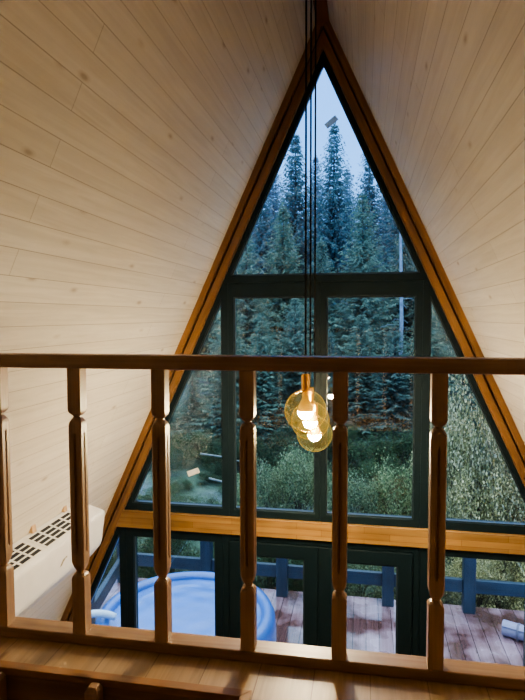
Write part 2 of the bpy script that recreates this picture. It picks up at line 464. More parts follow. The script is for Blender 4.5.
# edging of the stairwell opening, mitred at the corner
zt = FZ + 0.006
b = MB()
def flat(b, poly, z0, z1):
    n = len(poly)
    b.add([(x, y, z0) for x, y in poly] + [(x, y, z1) for x, y in poly],
          [tuple(range(n-1, -1, -1)), tuple(range(n, 2*n))] + [(i, (i+1) % n, n+(i+1) % n, n+i) for i in range(n)])
xl = -1.27
flat(b, [(xl, 1.368), (-0.022, 1.368), (-0.05, 1.338), (xl, 1.338)], FZ-0.03, zt)
flat(b, [(-0.022, 1.368), (-0.022, 0.16), (-0.05, 0.16), (-0.05, 1.338)], FZ-0.03, zt)
o = b.build('trim_1', M['hatch'], bevel=0.002); tag(o, 'mitred timber edging around the stairwell opening', 'trim', kind='structure')
b = MB(); b.box(xl-0.02, -0.052, 1.336, 1.358, FZ-0.36, FZ-0.012)
o = b.build('trim_2', M['hatchwall']); tag(o, 'dark timber lining board down inside the stairwell', 'trim', kind='structure')

# two short posts standing in the opening
def stair_post(x, y, zt, label):
    w = 0.018; h = 0.36
    b = MB()
    prof = [(w, -h), (w, -0.014), (w*0.62, 0.0)]
    v = []; f = []
    for r, z in prof:
        v += [(-r, -r, z), (r, -r, z), (r, r, z), (-r, r, z)]
    for i in range(2):
        for k in range(4):
            f.append((i*4+k, i*4+(k+1) % 4, i*4+4+(k+1) % 4, i*4+4+k))
    f += [(3,2,1,0), (8,9,10,11)]
    b.add(v, f)
    o = b.build('stair_post', M['post'], bevel=0.0015)
    o.location = (x, y, zt)
    return tag(o, label, 'post', 'short posts in the stairwell opening')
stair_post(-0.727, 1.316, FZ+0.002, 'short square post with chamfered top inside the stairwell, at the picture edge below first baluster')
stair_post(-0.440, 1.316, FZ+0.004, 'short square post with chamfered top inside the stairwell, below the second and third balusters')

# ------------------------------------------------------------------ railing
RY = 1.489
rail = empty('loft_railing', (0, RY, FZ), math.atan(0.0093), 'brown timber loft railing with chamfered balusters, square rails above the boards', 'railing')
def in_rail(o): o.parent = rail; return o
RW = hx(AP, 3.39)
b = MB().box(-RW+0.004, RW-0.004, -0.002, 0.058, 3.351-FZ, 3.391-FZ)
b.build('top_rail', M['rail'], rail, bevel=0.004)
RB = hx(AP, 2.556)
b = MB().box(-RB+0.012, RB-0.012, -0.002, 0.062, 0.0, 2.556-FZ)
b.build('bottom_rail', M['rail'], rail, bevel=0.004)

def baluster_mesh():
    H0, H1 = 2.556-FZ, 3.351-FZ
    LN, UN = 2.744-FZ, 3.207-FZ       # the two turned necks
    w = 0.0202
    def ring(hw, corner, gd, gw=0.0042):
        """square of half width hw, chamfered corner, V groove of depth gd in every face"""
        pts = []
        c = hw - corner
        g = min(gw, c*0.6)
        for k in range(4):
            a = k*PI/2
            loc = [(-c, -hw), (-g, -hw), (-g*0.5, -hw+gd), (g*0.5, -hw+gd), (g, -hw), (c, -hw)]
            for x, y in loc:
                pts.append((x*math.cos(a)-y*math.sin(a), x*math.sin(a)+y*math.cos(a)))
        return pts
    lv = []
    sq = 0.0012
    lv += [(H0, w, sq, 0), (LN-0.020, w, sq, 0), (LN-0.013, w*0.93, 0.004, 0), (LN-0.007, w*0.74, 0.007, 0), (LN-0.004, w*0.52, 0.0055, 0),
           (LN+0.001, w*0.52, 0.0055, 0), (LN+0.003, w*0.66, 0.0065, 0), (LN+0.008, w*0.70, 0.0065, 0), (LN+0.010, w*0.80, 0.006, 0), (LN+0.024, w*0.97, 0.005, 0), (LN+0.034, w, 0.0032, 0)]
    lv += [(LN+0.055, w, 0.003, 0), (LN+0.068, w, 0.003, 0.007), (UN-0.058, w, 0.003, 0.007), (UN-0.045, w, 0.003, 0)]
    lv += [(UN-0.022, w, 0.003, 0), (UN-0.014, w*0.94, 0.005, 0), (UN-0.004, w*0.68, 0.0065, 0), (UN-0.001, w*0.5, 0.0055, 0), (UN+0.003, w*0.5, 0.0055, 0),
           (UN+0.006, w*0.7, 0.006, 0), (UN+0.013, w*0.93, 0.004, 0), (UN+0.020, w, sq, 0), (H1, w, sq, 0)]
    v = []; f = []
    for z, hw, c, gd in lv:
        v += [(x, y, z) for x, y in ring(hw, c, gd)]
    n = 24
    for i in range(len(lv)-1):
        for k in range(n):
            k2 = (k+1) % n
            f.append((i*n+k, i*n+k2, (i+1)*n+k2, (i+1)*n+k))
    f.append(tuple(range(n-1, -1, -1))); f.append(tuple((len(lv)-1)*n+k for k in range(n)))
    return MB().add(v, f).mesh('baluster')
bme = baluster_mesh(); bme.materials.append(M['baluster'])
for x in (-0.828, -0.5727, -0.3163, -0.0609, 0.195, 0.451, 0.7075):
    o = bpy.data.objects.new('baluster', bme); COL.objects.link(o); o.parent = rail
    o.location = (x, 0.0212, 0)

# ------------------------------------------------------------------ gable: trims, beam, ridge, windows
def rafter(name, side, label):
    e = empty(name, (0, 0, 0), 0, label, 'rafter trim', kind='structure')
    z0 = 0.0
    def strip(a1, a2, y0, y1, nm, mat):
        poly = [(side*hx(a1, z0), z0), (0, a1), (0, a2), (side*hx(a2, z0), z0)]
        MB().prism_y(poly, y0, y1).build(nm, mat, e)
    A = lambda h: 3.5 + h/SL
    strip(A(0.8355), A(0.793), 3.42, 3.56, 'outer_board', rm[side])
    strip(A(0.793), A(0.779), 3.452, 3.56, 'groove', M['rafter_dark'])
    strip(A(0.779), A(0.731), 3.428, 3.56, 'inner_board', rm[side])
    return e
# grain follows the slope of each rafter
def rafter_wood(side):
    m = wood('rafter_timber', (0.16, 0.075, 0.03), (0.27, 0.135, 0.052), (0.36, 0.19, 0.082), 'Z', rough=0.38, knots=False)
    nt = m.node_tree
    for n in list(nt.nodes):
        if n.bl_idname == 'ShaderNodeMapping':
            vr = nt.nodes.new('ShaderNodeVectorRotate'); vr.rotation_type = 'Y_AXIS'
            vr.inputs['Angle'].default_value = side*math.atan(SL)
            src = n.inputs['Vector'].links[0].from_socket
            nt.links.new(src, vr.inputs['Vector']); nt.links.new(vr.outputs[0], n.inputs['Vector'])
    return m
rm = {-1: rafter_wood(-1), 1: rafter_wood(1)}
rafter('trim_3', -1, 'stained timber rafter trim along the window edge beside the air conditioner')
rafter('trim_4', 1, 'stained timber rafter trim along the window edge opposite the air conditioner')
bw = hx(3.5+0.779/SL, 2.15)
b = MB(); b.prism_y([(-hx(3.5+.77/SL, 2.204), 2.204), (hx(3.5+.77/SL, 2.204), 2.204), (hx(3.5+.77/SL, 2.092), 2.092), (-hx(3.5+.77/SL, 2.092), 2.092)], 3.432, 3.56)
o = b.build('trim_5', M['beam'], bevel=0.003); tag(o, 'orange laminated pine crossbeam between upper windows and doors', 'beam', kind='structure')
b = MB().box(-0.038, 0.038, YB, 3.425, 5.235, 5.36)
o = b.build('trim_6', M['ridge'], bevel=0.003); tag(o, 'dark brown ridge timber at the top of the room', 'ridge beam', kind='structure')

AO = 3.5 + 0.738/SL              # outer line of the dark frames (tucked behind the wood)
AG = 5.027                       # visible glass line
FY0, FY1 = 3.462, 3.535
def inset(poly, d):
    """shrink a convex polygon by d"""
    n = len(poly); cx = sum(p[0] for p in poly)/n; cz = sum(p[1] for p in poly)/n
    lines = []
    for i in range(n):
        p, q = Vector(poly[i]), Vector(poly[(i+1) % n])
        t = (q-p).normalized(); nn = Vector((-t.y, t.x))
        if nn.dot(Vector((cx, cz))-p) < 0: nn = -nn
        lines.append((p+nn*d, t))
    out = []
    for i in range(n):
        p, t = lines[i-1]; q, u = lines[i]
        den = t.x*u.y - t.y*u.x
        k = ((q.x-p.x)*u.y - (q.y-p.y)*u.x)/den
        out.append((p.x+t.x*k, p.y+t.y*k))
    return out

def window(name, outer, inner, label, cat='window', y0=FY0, y1=FY1, kind='structure'):
    e = empty(name, (0, 0, 0), 0, label, cat, kind=kind)
    wf = MB().ring_y(outer, inner, y0, y1).build('window_frame', M['frame'], e, bevel=0.004)
    i2 = inset(inner, 0.007)
    i0 = inset(inner, -0.003)
    MB().ring_y(i0, i2, y0+0.012, GY-0.002).build('glazing_bead', M['bead'], wf)
    MB().prism_y(inset(inner, -0.012), GY, GY+0.003).build('pane', M['pane'], e)
    return e
TZ = 3.713
# top triangle
o3 = [(-hx(AO, TZ), TZ), (hx(AO, TZ), TZ), (0, AO)]
i3 = [(-hx(AG, 3.759), 3.759), (hx(AG, 3.759), 3.759), (0, AG)]
window('window_1', o3, i3, 'triangular top window with grey sticker and dark frame')
ZB0, ZB1 = 2.19, 2.252
def side_window(name, s, label):
    xi, xg = 0.60, 0.6425
    outer = [(s*hx(AO, ZB0), ZB0), (s*xi, ZB0), (s*xi, TZ), (s*hx(AO, TZ), TZ)]
    zt_ = AG - xg/SL
    inner = [(s*hx(AG, ZB1), ZB1), (s*xg, ZB1), (s*xg, zt_-0.004), (s*(xg+0.003), zt_-0.0105)]
    window(name, outer, inner, label)
side_window('window_2', -1, 'narrow triangular window with white sticker, beside the air conditioner wall')
side_window('window_5', 1, 'narrow triangular window showing the yellowing bush')
def rect(x0, x1, z0, z1): return [(x0, z0), (x1, z0), (x1, z1), (x0, z1)]
window('window_3', rect(-0.60, -0.010, ZB0, TZ), rect(-0.564, -0.045, ZB1, 3.6215), 'rectangular window behind the hanging lamps')
window('window_4', rect(-0.010, 0.60, ZB0, TZ), rect(0.026, 0.560, ZB1, 3.6215), 'rectangular window with rusty shrub low outside')
# lower row
LT = 2.094
zg = 0.14
outer = [(-hx(AO, 0.0), 0.0), (-1.317, 0.0), (-1.317, LT), (-hx(AO, LT), LT)]
zt2 = AG - 1.366/SL
window('window_6', outer, [(-hx(AG, zg), zg), (-1.366, zg), (-1.366, zt2-0.004), (-1.369, zt2-0.0105)], 'lower triangular window in the corner under the air conditioner')
window('window_7', rect(-1.317, -0.6426, 0.0, LT), rect(-1.269, -0.6975, zg, 2.026), 'tall lower window showing the blue hot tub')
window('window_8', rect(0.602, 1.277, 0.0, LT), rect(0.668, 1.229, zg, 2.04), 'tall lower window showing wet deck with the rolled mat')
outer = [(hx(AO, 0.0), 0.0), (1.277, 0.0), (1.277, LT), (hx(AO, LT), LT)]
zt3 = AG - 1.326/SL
window('window_9', outer, [(hx(AG, zg), zg), (1.326, zg), (1.326, zt3-0.004), (1.329, zt3-0.0105)], 'lower triangular window at the corner opposite the air conditioner')
# door frame and the two leaves
b = MB()
b.ring_y(rect(-0.642, 0.602, -0.01, LT), rect(-0.602, 0.562, 0.012, 2.046), 3.458, 3.54)
o = b.build('trim_7', M['frame'], bevel=0.004); tag(o, 'dark frame around the double glass doors', 'door frame', kind='structure')
def door(name, x0, x1, hside, label):
    e = empty(name, (0, 0, 0), 0, label, 'door', kind='structure')
    inner = rect(x0+0.088, x1-0.088, 0.14, 1.957)
    MB().ring_y(rect(x0, x1, 0.02, 2.044), inner, 3.448, 3.525).build('door_frame', M['frame'], e, bevel=0.005)
    MB().ring_y(inset(inner, -0.003), inset(inner, 0.008), 3.46, GY-0.002).build('glazing_bead', M['bead'], e)
    MB().prism_y(inset(inner, -0.012), GY, GY+0.003).build('pane', M['pane'], e)
    hxp = x1-0.045 if hside > 0 else x0+0.045
    hb = MB(); hb.box(hxp-0.014, hxp+0.014, 3.438, 3.4485, 0.93, 1.13)
    hb.tube([(hxp, 3.44, 1.06), (hxp, 3.40, 1.06), (hxp-hside*0.02, 3.395, 1.06), (hxp-hside*0.13, 3.395, 1.06)], 0.008, 8)
    hb.build('handle', M['steel'], e)
door('door_1', -0.600, -0.0205, 1, 'dark framed glass door leaf next to the hot tub window')
door('door_2', -0.0195, 0.560, -1, 'dark framed glass door leaf away from the hot tub')

# stickers on the panes
def sticker(x, z, w, h, ang, mat, label):
    b = MB(); b.prism_y([(-w/2, -h/2), (w/2, -h/2), (w/2, h/2), (-w/2, h/2)], -0.0012, 0.0)
    o = b.build('sticker', mat); o.location = (x, GY-0.0006, z); o.rotation_euler = (0, -ang, 0)
    return tag(o, label, 'sticker')
sticker(0.048, 4.683, 0.083, 0.034, math.radians(38), M['sticker_grey'], 'small grey brown rectangular sticker tilted on the triangular top window')
sticker(-0.851, 2.472, 0.084, 0.036, math.radians(22), M['sticker_white'], 'small white rectangular sticker tilted on the narrow side window')

# ------------------------------------------------------------------ air conditioner on the sloping wall
ac = empty('air_conditioner', (-1.30, 2.82, 2.15), 0, 'white wall mounted air conditioner with slotted top on the sloping plank wall', 'air conditioner')
AO_ = Vector((-1.30, 2.82, 2.15))
Y0, Y1 = 1.96, 2.82
prof = [(-1.302, 2.474), (-1.298, 2.476), (-1.160, 2.436), (-1.149, 2.428), (-1.147, 2.415), (-1.168, 2.262), (-1.176, 2.240), (-1.236, 2.168), (-1.262, 2.152), (-1.452, 2.118)]
def ac_local(o): o.location = tuple(-AO_); o.parent = ac; return o
b = MB(); b.prism_y(prof, Y0, Y1)
ac_local(b.build('casing', M['white'], None, bevel=0.004))
# slots: dark plates on the top paint the shade inside the vent, and white bars over them
tA = Vector((-1.290, 0, 2.4737)); tB = Vector((-1.164, 0, 2.4372)); tn = Vector((0.0365, 0, 0.126)).normalized()
def top_quad(b, s0, s1, y0, y1, h0, h1):
    """slab on the top face: s runs from the wall to the front edge"""
    d = tB - tA
    v = []
    for h in (h0, h1):
        for s, y in ((s0, y0), (s1, y0), (s1, y1), (s0, y1)):
            p = tA + d*s + tn*h; v.append((p.x, y, p.z))
    b.add(v, [(3,2,1,0),(4,5,6,7),(0,1,5,4),(1,2,6,5),(2,3,7,6),(3,0,4,7)])
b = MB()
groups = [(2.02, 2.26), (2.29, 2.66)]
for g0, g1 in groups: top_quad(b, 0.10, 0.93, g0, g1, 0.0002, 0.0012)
ac_local(b.build('vent_opening_shade', M['slot'], None))
b = MB()
for g0, g1 in groups:
    rows = 4
    for k in range(rows+1):
        s = 0.10 + 0.83*k/rows
        top_quad(b, s-0.025, s+0.025, g0-0.004, g1+0.004, 0.0013, 0.0045)
    n = int(round((g1-g0)/0.095))
    for k in range(n+1):
        y = g0 + (g1-g0)*k/n
        top_quad(b, 0.07, 0.96, y-0.006, y+0.006, 0.0012, 0.004)
ac_local(b.build('grille', M['white'], None))
# little emblem on the front: two raised strokes
fa = Vector((-1.147, 0, 2.415)); fb_ = Vector((-1.168, 0, 2.262)); fn = Vector((0.153, 0, -0.021)).normalized()
b = MB()
def front_quad(b, s0, s1, y0, y1, sh, h1=0.0012):
    d = fb_ - fa; v = []
    for h in (0.0002, h1):
        for s, y in ((s0, y0), (s0, y1), (s1, y1+sh), (s1, y0+sh)):
            p = fa + d*s + fn*h; v.append((p.x, y, p.z))
    b.add(v, [(3,2,1,0),(4,5,6,7),(0,1,5,4),(1,2,6,5),(2,3,7,6),(3,0,4,7)])
front_quad(b, 0.50, 0.58, 2.40, 2.42, -0.012); front_quad(b, 0.58, 0.68, 2.388, 2.404, -0.012); front_quad(b, 0.48, 0.52, 2.42, 2.434, 0)
em = ac_local(b.build('emblem', M['gold'], None)); em['label'] = 'small gold grey emblem'
# two raw wooden wedges on the wall above it
def wedge(y, label, k=1.0):
    z = 2.474
    x = -hx(AP, z)
    b = MB()
    pts = [(0.001, 0.0), (0.026*k, -0.004), (0.020*k, 0.030*k), (0.0145, 0.034*k)]
    b.prism_y(pts, -0.016, 0.016)
    o = b.build('wooden_wedge', M['wedge'], bevel=0.002); o.location = (x, y, z+0.004)
    return tag(o, label, 'wedge')
wedge(2.365, 'small raw wood wedge between wall and air conditioner, over its slots')
wedge(2.655, 'small raw wood wedge between wall and air conditioner, by the window end', 0.8)

# ------------------------------------------------------------------ three pendant lamps on long black cables
def pendant(x, y, z, r, label):
    e = empty('pendant_lamp', (x, y, z), 0, label, 'pendant lamp', 'pendant lamps hanging from the ridge')
    top = 5.235 - z
    MB().tube([(0, 0, r+0.066), (0, 0, top-0.02)], 0.0042, 8).build('cable', M['cable'], e)
    MB().lathe([(0.03, top-0.022), (0.034, top-0.018), (0.034, top-0.002), (0.0, top-0.001)], 20, cap0=True).build('ceiling_cup', M['cable'], e)
    MB().lathe([(0.0, r+0.070), (0.0155, r+0.068), (0.0175, r+0.064), (0.0175, r+0.004), (0.024, r+0.002), (0.026, r-0.004), (0.0, r-0.004)], 24).build('socket', M['brass'], e, smooth=False)
    prof = []
    for k in range(25):
        a = math.radians(16 + (180-16)*k/24)
        prof.append((max(r*math.sin(a), 0.0002), r*math.cos(a)))
    MB().lathe(prof, 40).build('globe', M['amber'], e, smooth=True)
    collar = MB().lathe([(0.013, r-0.004), (0.0145, 0.055), (0.017, 0.047), (0.031, 0.016), (0.0345, 0.004), (0.0345, -0.002)], 24, cap0=True).build('bulb_collar', M['cap'], e, smooth=True)
    bp = [(0.0335, -0.001)]
    for k in range(1, 11):
        a = k/10*PI/2
        bp.append((0.0335*math.cos(a)+0.0001, -0.002-0.036*math.sin(a)))
    bu = MB().lathe(bp, 24).build('bulb', M['bulb'], e, smooth=True)
    collar.parent = bu
pendant(0.0125, 2.35, 3.100, 0.089, 'lit amber glass globe pendant, highest and nearest of the three lamps')
pendant(0.0125, 2.56, 3.018, 0.089, 'lit amber glass globe pendant, half hidden behind the highest lamp')
pendant(0.0145, 2.77, 2.912, 0.089, 'lit amber glass globe pendant, lowest and farthest of the three lamps')

# ------------------------------------------------------------------ deck
DZ = -0.05
b = MB(); flat(b, [(-2.47, 3.57), (4.2, 3.57), (4.2, 6.98), (-3.06, 6.98)], DZ-0.09, DZ)
dk = b.build('floor_deck', M['deck']); uvl = dk.data.uv_layers.new(name='UVMap')
for poly in dk.data.polygons:
    for li in poly.loop_indices:
        cc = dk.data.vertices[dk.data.loops[li].vertex_index].co
        uvl.data[li].uv = (cc.y + 20, cc.x + 20)
tag(dk, 'wet brown timber deck outside the doors', 'deck', kind='structure')
dr = empty('deck_railing', (0, 6.86, DZ), 0, 'blue grey timber railing along the outer edge of the deck', 'railing')
for x in (-2.9, -1.745, -0.75, 0.566, 1.514, 2.6, 3.7):
    MB().box(x-0.07, x+0.07, -0.07, 0.07, 0, 0.86).build('post', M['deckrail'], dr, bevel=0.008)
xs = (-2.9, -1.745, -0.75, 0.566, 1.514, 2.6, 3.7)
for x0, x1 in zip(xs, xs[1:]):
    MB().box(x0+0.07, x1-0.07, -0.03, 0.03, 0.235, 0.395).build('rail', M['deckrail_x'], dr, bevel=0.006)
MB().box(-3.0, 3.8, -0.08, 0.08, 0.86, 0.905).build('handrail', M['deckrail_x'], dr, bevel=0.006)
sr = empty('deck_side_railing', (-2.64, 5.322, DZ), 0.169, 'blue grey timber railing along the deck side behind the hot tub', 'railing')
for y in (-1.4, 0.05):
    MB().box(-0.07, 0.07, y-0.07, y+0.07, 0, 0.86).build('post', M['deckrail'], sr, bevel=0.008)
for y0, y1 in ((-1.33, -0.02), (0.12, 1.46)):
    MB().box(-0.03, 0.03, y0, y1, 0.235, 0.395).build('rail', M['deckrail_x'], sr, bevel=0.006)
MB().box(-0.08, 0.08, -1.5, 1.44, 0.86, 0.905).build('handrail', M['deckrail_x'], sr, bevel=0.006)

# ------------------------------------------------------------------ hot tub
tub = empty('hot_tub', (-1.45, 5.12, DZ), 0, 'round blue hot tub with wrinkled pale cover on the wet deck', 'hot tub')
seg = 96
prof = [(0.80, 0.0), (0.86, 0.02), (0.885, 0.14), (0.875, 0.26), (0.885, 0.38), (0.885, 0.50), (0.875, 0.60), (0.85, 0.652), (0.815, 0.672), (0.775, 0.668), (0.745, 0.648), (0.738, 0.62), (0.735, 0.55)]
MB().lathe(prof, seg, cap0=True).build('shell', M['tub'], tub, smooth=True)
def cover():
    v = []; f = []; R = 0.742; nr = 22; ns = 96
    rnd = random.Random(3)
    ph = [rnd.uniform(0, 6.28) for _ in range(6)]
    for i in range(nr+1):
        r = R*i/nr
        for k in range(ns):
            a = 2*PI*k/ns
            z = 0.612 + 0.022*(1-(r/R)**2)
            edge = max(0, (r/R-0.62))/0.38
            z += 0.010*edge*math.sin(a*7+ph[0]+3*math.sin(a*2)) * (1-edge*0.6)
            z += 0.012*math.exp(-((r-0.60-0.014*math.sin(a*9+ph[1]))/0.014)**2)
            z += 0.006*math.sin(r*26+ph[2])*math.sin(a*3+ph[3])*(r/R)
            v.append((r*math.cos(a), r*math.sin(a), z))
    for i in range(nr):
        for k in range(ns):
            k2 = (k+1) % ns
            f.append((i*ns+k, (i+1)*ns+k, (i+1)*ns+k2, i*ns+k2))
    return MB().add(v, f)
cover().build('cover', M['tub_cover'], tub, smooth=True, fix=True)
# seam ring and grab straps on the rim
sb = MB(); sb.lathe([(0.8865, 0.185), (0.892, 0.19), (0.892, 0.215), (0.8865, 0.22)], seg); sb.build('seam_band', M['tub'], tub, smooth=True)
for a in (35, 80, 125, 160, 215, 305):
    ra = math.radians(a); pts = []
    for k in range(9):
        t = -0.10 + 0.20*k/8
        rr = 0.905 + 0.03*math.sin(PI*k/8) - 0.012
        pts.append((rr*math.cos(ra+t), rr*math.sin(ra+t), 0.47))
    MB().tube(pts, 0.012, 8).build('grab_strap', M['hose'], tub, smooth=True)
ctl = [Vector(q) for q in ((-2.47, 4.60, -0.3), (-2.44, 4.62, DZ), (-2.42, 4.66, 0.42), (-2.33, 4.72, 0.655), (-2.21, 4.77, 0.69), (-2.07, 4.84, 0.63), (-1.95, 4.9, 0.5))]
pts = []
for a in range(1, len(ctl)-2):
    for k in range(6):
        t = k/6; p0, p1, p2, p3 = ctl[a-1:a+3]
        pts.append(0.5*((2*p1)+(p2-p0)*t+(2*p0-5*p1+4*p2-p3)*t*t+(3*p1-p0-3*p2+p3)*t**3))
pts.append(ctl[-2])
o = MB().tube(pts, 0.035, 12).build('pump_hose', M['hose'], smooth=True)
tag(o, 'pale curved hose hooked over the hot tub rim, under the corner window', 'hose')

# rolled mat lying on the deck
rm_ = empty('rolled_mat', (1.80, 6.40, DZ+0.085), math.radians(-24), 'rolled lilac white mat lying on the wet deck', 'mat')
v = []; f = []; n = 70
for x in (0.0, 0.75):
    for off in (0, 0.012):
        for k in range(n):
            t = k/(n-1); a = t*2*PI*3.4
            r = 0.02 + 0.058*t + off
            v.append((x, r*math.cos(a), r*math.sin(a)))
for k in range(n-1):
    f.append((k, k+1, 2*n+k+1, 2*n+k)); f.append((n+k, 3*n+k, 3*n+k+1, n+k+1))
    f.append((k, n+k, n+k+1, k+1)); f.append((2*n+k, 2*n+k+1, 3*n+k+1, 3*n+k))
f.append((n-1, 2*n-1+0, 4*n-1, 3*n-1)); f.append((0, 2*n, 3*n, n))
MB().add(v, f).build('roll', M['mat'], rm_)
for x in (0.16, 0.56):
    MB().lathe([(0.0905, -0.012), (0.094, -0.008), (0.094, 0.008), (0.0905, 0.012)], 28).build('strap', M['mat_strap'], rm_)
    s = rm_.children[-1]; s.rotation_euler = (0, PI/2, 0); s.location = (x, 0, 0)

# ------------------------------------------------------------------ the slope outside
def ground_z(x, y):
    z = -0.55 if y < 8 else -0.55 + min(y-8, 6)*0.10 + max(0, y-14)*0.19
    z += 0.25*math.sin(x*0.31+1.0)*min(1, max(0, (y-8)/8)) + 0.18*math.sin(y*0.4+x*0.2)*min(1, max(0, (y-8)/8))
    if x < -2: z += min(1, max(0, (y-8)/10))*0.10*min(14, -2-x)
    return z
nx, ny = 90, 70
v = []; f = []
for j in range(ny+1):
    for i in range(nx+1):
        x = -45 + 90*i/nx; y = 3.66 + 81.5*(j/ny)**1.6
        v.append((x, y, ground_z(x, y)))
for j in range(ny):
    for i in range(nx):
        a = j*(nx+1)+i; f.append((a, a+1, a+nx+2, a+nx+1))
ter = MB().add(v, f).build('hillside_ground', None, smooth=True)
def grassy():
    m, nt, out = new_mat('hillside_grass'); L = nt.links.new
    tc = N(nt, 'ShaderNodeTexCoord')
    n1 = N(nt, 'ShaderNodeTexNoise', i_Scale=0.35, i_Detail=3.0); L(tc.outputs['Object'], n1.inputs['Vector'])
    n2 = N(nt, 'ShaderNodeTexNoise', i_Scale=7.0, i_Detail=6.0, i_Roughness=0.7); L(tc.outputs['Object'], n2.inputs['Vector'])
    r1 = ramp(nt, [(0.40, (0.045, 0.085, 0.065)), (0.52, (0.065, 0.105, 0.095)), (0.62, (0.085, 0.12, 0.16))])
    L(n1.outputs['Fac'], r1.inputs['Fac'])
    r2 = ramp(nt, [(0.3, (0.45, 0.5, 0.45)), (0.7, (1.5, 1.5, 1.4))]); L(n2.outputs['Fac'], r2.inputs['Fac'])
    b = N(nt, 'ShaderNodeBsdfPrincipled', i_Roughness=0.9)
    L(mixc(nt, 'MULTIPLY', 1.0, r1.outputs['Color'], r2.outputs['Color']), b.inputs['Base Color'])
    bp = N(nt, 'ShaderNodeBump', i_Strength=0.8, i_Distance=0.1); L(n2.outputs['Fac'], bp.inputs['Height']); L(bp.outputs['Normal'], b.inputs['Normal'])
    L(b.outputs[0], out.inputs['Surface'])
    return m
ter.data.materials.clear(); ter.data.materials.append(grassy())
tag(ter, 'dark grassy hillside rising behind the deck', 'ground', kind='structure')

# ---- conifers
def conifer_meshes(seed, H=10.0, R=2.6, whorls=62, droop=0.35):
    rnd = random.Random(seed)
    v = []; f = []
    tb = MB()
    tb.tube([(0, 0, -0.4), (0.02, 0.01, H*0.35), (-0.02, 0.02, H*0.7), (0, 0, H*0.985)], 0.16, 8, 0.012)
    for w in range(whorls):
        t = (w+rnd.uniform(-0.3, 0.3))/whorls
        t = min(max(t, 0.0), 0.995)
        z0 = H*(0.06 + 0.93*t)
        Rr = R*((1-t)**0.82)*rnd.uniform(0.82, 1.12) + 0.06
        nb = 9 if t < 0.7 else 7
        a0 = rnd.uniform(0, 6.28)
        for k in range(nb):
            a = a0 + 2*PI*k/nb + rnd.uniform(-0.25, 0.25)
            Lb = Rr*rnd.uniform(0.7, 1.15)
            ca, sa = math.cos(a), math.sin(a)
            dz = -droop*rnd.uniform(0.6, 1.3)*(1-0.9*t) + 0.35*t
            pts = []
            ns = max(4, int(Lb/0.115))
            for i in range(ns):
                s = (i+0.6)/ns
                zz = z0 + Lb*(dz*s + 0.22*s*s)
                px, py = ca*Lb*s, sa*Lb*s
                # pair of hanging sprays left and right of the twig, and one along it
                for side in (-1, 1):
                    ang = a + side*rnd.uniform(0.5, 1.15)
                    ln = rnd.uniform(0.24, 0.52)*(1.12-0.5*s)*(1.0-0.45*t)
                    wd = ln*rnd.uniform(0.13, 0.22)
                    d = Vector((math.cos(ang), math.sin(ang), -rnd.uniform(0.1, 0.75)))
                    d.normalize()
                    q = d.cross(Vector((rnd.uniform(-1, 1), rnd.uniform(-1, 1), rnd.uniform(0.3, 1)))).normalized()
                    p = Vector((px, py, zz))
                    n = len(v)
                    v.extend([tuple(p), tuple(p+d*ln*0.45+q*wd), tuple(p+d*ln), tuple(p+d*ln*0.45-q*wd)])
                    f.append((n, n+1, n+2, n+3))
    # leader tip
    for k in range(14):
        a = rnd.uniform(0, 6.28); z = H*(0.955+0.05*k/14)
        p = Vector((0, 0, z)); d = Vector((math.cos(a)*0.5, math.sin(a)*0.5, 0.75)).normalized(); q = d.orthogonal().normalized()
        n = len(v); ln = 0.22
        v.extend([tuple(p), tuple(p+d*ln*0.5+q*0.03), tuple(p+d*ln), tuple(p+d*ln*0.5-q*0.03)]); f.append((n, n+1, n+2, n+3))
    fo = MB().add(v, f).mesh('conifer_foliage', fix=False)
    return fo, tb.mesh('conifer_trunk')
protos = [conifer_meshes(11, R=2.5), conifer_meshes(12, R=2.9, whorls=58, droop=0.5), conifer_meshes(13, R=2.2, whorls=66, droop=0.25)]
fol = {}
for i, (fo, tr) in enumerate(protos):
    tr.materials.append(M['bark'])
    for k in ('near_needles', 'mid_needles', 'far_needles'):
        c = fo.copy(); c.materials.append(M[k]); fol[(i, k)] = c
def px2x(px, y): return CX + (px-364.7)/558.0*y
def ztop(py, y): return CZ - (py-316.2)/558.0*y
def conifer(px, y, top, proto, mk, wide, label, group):
    x = px2x(px, y); gz = ground_z(x, y) - 0.1
    h = ztop(top, y) - gz
    e = empty('spruce_tree', (x, y, gz), random.uniform(0, 6.28), label, 'tree', group)
    s = h/10.0
    e.scale = (s*wide, s*wide, s)
    o = bpy.data.objects.new('foliage', fol[(proto, mk)]); COL.objects.link(o); o.parent = e
    o = bpy.data.objects.new('trunk', protos[proto][1]); COL.objects.link(o); o.parent = e
    return e
# far row: spruces with the most haze mixed into their colour, skyline high behind the upper window
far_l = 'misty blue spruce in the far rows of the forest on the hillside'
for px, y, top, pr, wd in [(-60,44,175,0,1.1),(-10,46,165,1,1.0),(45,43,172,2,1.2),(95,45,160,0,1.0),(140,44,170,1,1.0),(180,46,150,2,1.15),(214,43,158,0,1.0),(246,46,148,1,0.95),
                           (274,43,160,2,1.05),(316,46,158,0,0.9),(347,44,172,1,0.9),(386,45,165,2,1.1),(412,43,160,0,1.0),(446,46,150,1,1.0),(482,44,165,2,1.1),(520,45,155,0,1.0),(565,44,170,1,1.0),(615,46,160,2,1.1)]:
    conifer(px, y, top, pr, 'far_needles', wd, far_l, 'far misty spruces')
